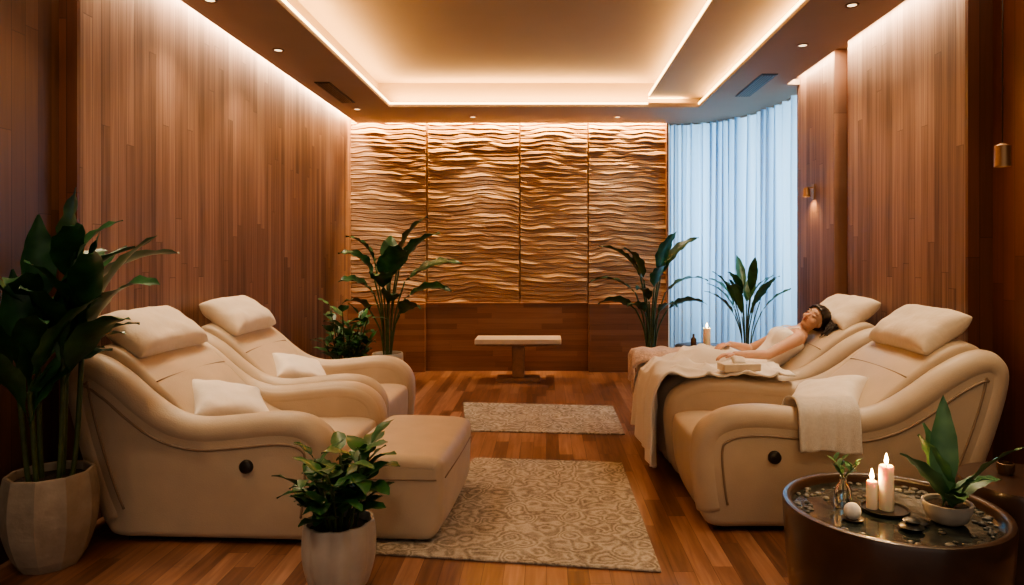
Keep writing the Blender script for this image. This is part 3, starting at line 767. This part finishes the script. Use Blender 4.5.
# ------------------------------------------------------------------ woman
bm = bmesh.new()
OFF = Vector((.015, 0, -.045))
def sph(c, r, sc=(1, 1, 1), R=None):
    mt = Matrix.Translation(Vector(c)) @ ((R.to_4x4()) if R else Matrix.Identity(4)) @ Matrix.Diagonal((*[r * s for s in sc], 1))
    bmesh.ops.create_uvsphere(bm, u_segments=20, v_segments=14, radius=1, matrix=mt)
def cone(a, b, r0, r1):
    a = Vector(a); b = Vector(b); d_ = b - a
    q = d_.to_track_quat('Z', 'Y').to_matrix().to_4x4()
    bmesh.ops.create_cone(bm, cap_ends=True, segments=18, radius1=r0, radius2=r1, depth=d_.length, matrix=Matrix.Translation((a + b) / 2) @ q)
def chain(pts, rs):
    for i, (p, r) in enumerate(zip(pts, rs)):
        sph(p, r)
        if i: cone(pts[i - 1], p, rs[i - 1], r)
YC = 5.30
def o3(*p): return Vector(p) + OFF
TOR = [((1.47, .62), .155, .100), ((1.56, .645), .165, .110), ((1.67, .715), .128, .088), ((1.77, .79), .140, .096), ((1.845, .86), .152, .105), ((1.91, .915), .162, .083), ((1.955, .95), .130, .058), ((1.975, .968), .06, .05)]
TOR = [((c[0] + OFF.x, c[1] + OFF.z), w, t) for c, w, t in TOR]
def cat4(pts, n):
    out = []
    for i in range(len(pts) - 1):
        p0, p1, p2, p3 = pts[max(i - 1, 0)], pts[i], pts[i + 1], pts[min(i + 2, len(pts) - 1)]
        for k in range(n):
            t = k / n; out.append([.5 * (2 * b + (c - a) * t + (2 * a - 5 * b + 4 * c - d) * t * t + (3 * b - a - 3 * c + d) * t ** 3) for a, b, c, d in zip(p0, p1, p2, p3)])
    out.append(list(pts[-1])); return out
def loft(rings, grow, nseg=28, bust=True):
    Vt = []; Ft = []
    n = len(rings)
    for i, (x, z, w, t) in enumerate(rings):
        a = rings[max(i - 1, 0)]; b = rings[min(i + 1, n - 1)]
        s = Vector((b[0] - a[0], 0, b[1] - a[1])).normalized(); nn = Vector((-s.z, 0, s.x))
        for k in range(nseg):
            an = 2 * pi * k / nseg
            cx = math.cos(an); cy = math.sin(an)
            bulge = 0
            if bust and cy > 0: bulge = .035 * math.exp(-((i / (n - 1) - .58) / .10) ** 2) * math.exp(-((abs(cx) - .5) / .28) ** 2) * cy
            p = Vector((x, YC, z)) + Vector((0, 1, 0)) * cx * (w + grow) + nn * (cy * (t + grow) + bulge)
            Vt.append(p)
    for i in range(n - 1):
        for k in range(nseg):
            k2 = (k + 1) % nseg; Ft.append((i * nseg + k, i * nseg + k2, (i + 1) * nseg + k2, (i + 1) * nseg + k))
    return Vt, Ft
rings = cat4([[c[0], c[1], w, t] for c, w, t in TOR], 5)
Vt, Ft = loft(rings, 0)
nb = len(rings); Ft += [tuple(range(28)), tuple((nb - 1) * 28 + k for k in range(28))]
bv = [bm.verts.new(v) for v in Vt]
for f_ in Ft: bm.faces.new([bv[i] for i in f_])
sph(o3(1.53, YC, .635), .12, (1, 1.25, .85))
HC = Vector((2.055, 5.23, 1.005))
chain([o3(1.94, YC, .94), o3(1.985, 5.28, .985), HC - Vector((.035, 0, .03))], [.055, .047, .048])
for s in (-1, 1):
    chain([(1.50, YC + s * .085, .57), (1.32, YC + s * .09, .63), (1.16, YC + s * .085, .675)], [.09, .074, .054])
    chain([(1.16, YC + s * .085, .675), (1.05, YC + s * .08, .62), (.93, YC + s * .075, .535)], [.054, .050, .036])
    chain([(.95, YC + s * .075, .525), (.90, YC + s * .08, .55), (.87, YC + s * .085, .59)], [.034, .030, .022])
def hand(w, d_, nrm, thumb):
    w = Vector(w); d_ = Vector(d_).normalized(); nrm = Vector(nrm); nrm = (nrm - d_ * nrm.dot(d_)).normalized(); sd = d_.cross(nrm) * thumb
    R = Matrix((d_, sd, nrm)).transposed()
    sph(w + d_ * .045, .04, (1.15, .95, .36), R)
    for k, (o_, L_) in enumerate(((.027, .068), (.009, .078), (-.010, .072), (-.027, .056))):
        b0 = w + d_ * .07 + sd * o_; q = [b0]
        ang = 0
        for j, fr_ in enumerate((.45, .32, .25)):
            ang += .28; q.append(q[-1] + (d_ * math.cos(ang) + sd * o_ * 1.5 - nrm * math.sin(ang)) * L_ * fr_)
        chain(q, [.0095, .0088, .008, .0068])
    q = [w + d_ * .02 + sd * .028, w + d_ * .048 + sd * .048 - nrm * .004, w + d_ * .075 + sd * .055 - nrm * .012]
    chain(q, [.012, .0105, .0085])
L_sh = o3(1.885, 5.145, .915); L_el = Vector((1.635, 5.03, .765)); L_wr = Vector((1.39, 5.02, .770))
chain([o3(1.90, 5.20, .925), L_sh], [.055, .05]); chain([L_sh, L_sh.lerp(L_el, .45), L_el], [.05, .043, .036]); chain([L_el, L_el.lerp(L_wr, .35), L_wr], [.036, .034, .023])
hand(L_wr, (-1, .06, -.04), (0, 0, 1), -1)
R_sh = o3(1.885, 5.455, .915); R_el = Vector((1.65, 5.52, .74)); R_wr = Vector((1.45, 5.37, .80))
chain([o3(1.90, 5.40, .925), R_sh], [.055, .05]); chain([R_sh, R_sh.lerp(R_el, .45), R_el], [.05, .043, .036]); chain([R_el, R_el.lerp(R_wr, .35), R_wr], [.036, .034, .023])
hand(R_wr, (-1, -.45, -.04), (0, 0, 1), 1)
up_ = Vector((.66, -.10, .68)).normalized(); fw = Vector((-.62, -.56, .56)); fw = (fw - up_ * fw.dot(up_)).normalized(); lf = up_.cross(fw)
HR = Matrix((lf, fw, up_)).transposed()
def hp(x, y, z): return HC + lf * x + fw * y + up_ * z
sph(hp(0, -.012, .030), .082, (.90, 1.12, .98), HR)
sph(hp(0, .018, -.022), .064, (.88, 1.02, 1.18), HR)
sph(hp(0, .045, -.078), .026, (1.15, .95, .85), HR)
cone(hp(0, .078, .012), hp(0, .098, -.022), .007, .013); sph(hp(0, .094, -.024), .0125, (1.1, .9, .8), HR)
for s in (-1, 1):
    sph(hp(s * .030, .070, .012), .0145, (1.15, .8, .75), HR)
    sph(hp(s * .030, .071, .034), .018, (1.3, .5, .4), HR)
    sph(hp(s * .040, .052, -.022), .024, (1, .8, 1), HR)
    sph(hp(s * .074, -.004, -.004), .020, (.35, .8, 1.35), HR)
    sph(hp(s * .012, .090, -.028), .007, (1, 1, .8), HR)
sph(hp(0, .079, -.046), .014, (1.5, .7, .42), HR); sph(hp(0, .077, -.056), .014, (1.3, .7, .5), HR)
me = bpy.data.meshes.new('body'); bm.to_mesh(me); bm.free(); me.materials.append(M['skin'])
W = empty('reclining_woman')
ob = bpy.data.objects.new('body', me); COL.objects.link(ob); ob.parent = W
md = ob.modifiers.new('r', 'REMESH'); md.mode = 'VOXEL'; md.voxel_size = .0042; md.use_smooth_shade = True
md = ob.modifiers.new('s', 'SMOOTH'); md.factor = .5; md.iterations = 3
Vt, Ft = loft(rings, .009)
i0, i1 = 1, 24
Ft = [f_ for f_ in Ft if i0 <= min(f_) // 28 and max(f_) // 28 <= i1]
used = sorted({i for f_ in Ft for i in f_}); mp_ = {o_: i for i, o_ in enumerate(used)}
ob = obj('camisole', [Vt[i] for i in used], [tuple(mp_[i] for i in f_) for f_ in Ft], M['cami'], parent=W)
md = ob.modifiers.new('s', 'SOLIDIFY'); md.thickness = .005; md.offset = 1
for s in (-1, 1):
    tube('strap_%d' % s, catmull([o3(1.80, YC + s * .085, .955), o3(1.86, YC + s * .095, .985), o3(1.915, YC + s * .09, .985), o3(1.96, YC + s * .09, .95)], 5), .005, M['cami'], W, seg=6)
for s in (-1, 1):
    tube('lashes_%d' % s, [hp(s * .030 + .014 * k, .0815 - .010 * abs(k) ** 2 * .6, .008 - .003 * (1 - k * k)) for k in (-1, -.5, 0, .5, 1)], .0014, M['lash'], W, seg=5)
    tube('brow_%d' % s, [hp(s * (.014 + .034 * k), .083 - .014 * k * k, .034 + .006 * math.sin(pi * k * .8)) for k in (0, .25, .5, .75, 1)], .0022, M['hair'], W, seg=5)
tube('lip_upper', [hp(.020 * k, .0885 - .010 * k * k, -.046 + .002 * (1 - abs(k))) for k in (-1, -.5, 0, .5, 1)], .004, M['lip'], W, seg=6, radii=[.001, .0035, .004, .0035, .001])
tube('lip_lower', [hp(.018 * k, .0865 - .010 * k * k, -.0535) for k in (-1, -.5, 0, .5, 1)], .004, M['lip'], W, seg=6, radii=[.001, .004, .0048, .004, .001])
Vh = []; Fh = []; nu, nv = 60, 20
TA = .86
for i in range(nu):
    for j in range(nv + 1):
        th = 2 * pi * i / nu; ph = (j / nv) * pi * .60
        ax = Vector((math.sin(ph) * math.cos(th), math.sin(ph) * math.sin(th), math.cos(ph)))
        q = Vector((ax.x, ax.y * math.cos(TA) - ax.z * math.sin(TA), ax.y * math.sin(TA) + ax.z * math.cos(TA)))
        rr_ = 1 + .035 * math.sin(th * 17 + ph * 4) * math.sin(ph)
        Vh.append(hp(q.x * .084 * rr_, -.014 + q.y * .103 * rr_, .030 + q.z * .092 * rr_))
for i in range(nu):
    for j in range(nv):
        k = (i + 1) % nu; Fh.append((i * (nv + 1) + j, k * (nv + 1) + j, k * (nv + 1) + j + 1, i * (nv + 1) + j + 1))
ob = obj('hair_cap', Vh, Fh, M['hair'], parent=W)
md = ob.modifiers.new('s', 'SOLIDIFY'); md.thickness = .008; md.offset = 1
# long hair spilling over the backrest on the near side
_bx = [((2.47 - p[0] * 1.21), p[1]) for p in BODY[5:13]]
def surf(x):
    for (xa, za), (xb, zb) in zip(_bx, _bx[1:]):
        if xb <= x <= xa: return zb + (za - zb) * (x - xb) / (xa - xb)
    return .9
rr = random.Random(2)
Vs = []; Fs = []
def lock(pts, r0, lift):
    P_ = catmull(pts, 6); n_ = len(P_); st = len(Vs); sg = 6
    for i, p in enumerate(P_):
        t_ = i / (n_ - 1)
        p = p + Vector((.010 * math.sin(i * .7 + r0 * 9e3), .008 * math.cos(i * .8 + r0 * 7e3), 0))
        p.z = max(p.z, surf(p.x) + .02 + lift * (1 - .7 * t_))
        r_ = r0 * (1 - .7 * t_ ** 2)
        for k in range(sg):
            a = 2 * pi * k / sg; Vs.append(p + Vector((math.cos(a) * r_, .5 * math.sin(a) * r_, math.sin(a) * r_)))
    for i in range(n_ - 1):
        for k in range(sg):
            k2 = (k + 1) % sg; Fs.append((st + i * sg + k, st + i * sg + k2, st + (i + 1) * sg + k2, st + (i + 1) * sg + k))
for k in range(210):
    near = rr.random() < .85
    sx = 1 if near else -1
    yy = -1 if near else 1
    a0 = hp(sx * .08 * rr.uniform(.4, 1.05), -.02 - .06 * rr.random(), .10 - .10 * rr.random())
    b0 = hp(sx * (.086 + .025 * rr.random()), -.03 - .06 * rr.random(), .0 + .06 * rr.random()) + Vector((.02, 0, 0))
    c0_ = b0 + Vector((rr.uniform(-.01, .06), yy * rr.uniform(.02, .06), -.05))
    d0_ = c0_ + Vector((rr.uniform(-.05, .02), yy * rr.uniform(.0, .05), -.07))
    e0_ = d0_ + Vector((rr.uniform(-.06, .0), yy * rr.uniform(.0, .03), -.05))
    lock([a0, b0, c0_, d0_, e0_], .008 + .003 * rr.random(), rr.uniform(0, .085))
obj('hair_locks', Vs, Fs, M['hair'], parent=W)

# ------------------------------------------------------------------ world, camera
w = bpy.data.worlds.new('World'); S.world = w; w.use_nodes = True
bg = w.node_tree.nodes['Background']; bg.inputs[0].default_value = (1, .86, .72, 1); bg.inputs[1].default_value = .55
cam = bpy.data.cameras.new('Camera'); co = bpy.data.objects.new('Camera', cam); COL.objects.link(co)
co.location = (0, 0, 1.5); co.rotation_euler = (math.radians(90), 0, 0)
cam.sensor_width = 36; cam.lens = 24; cam.shift_x = -34 / 1024; cam.shift_y = -37.5 / 1024; cam.clip_start = .05
S.camera = co
S.view_settings.view_transform = 'AgX'
try: S.view_settings.look = 'AgX - Medium High Contrast'
except Exception as ex: print(ex)
S.view_settings.exposure = 0.08
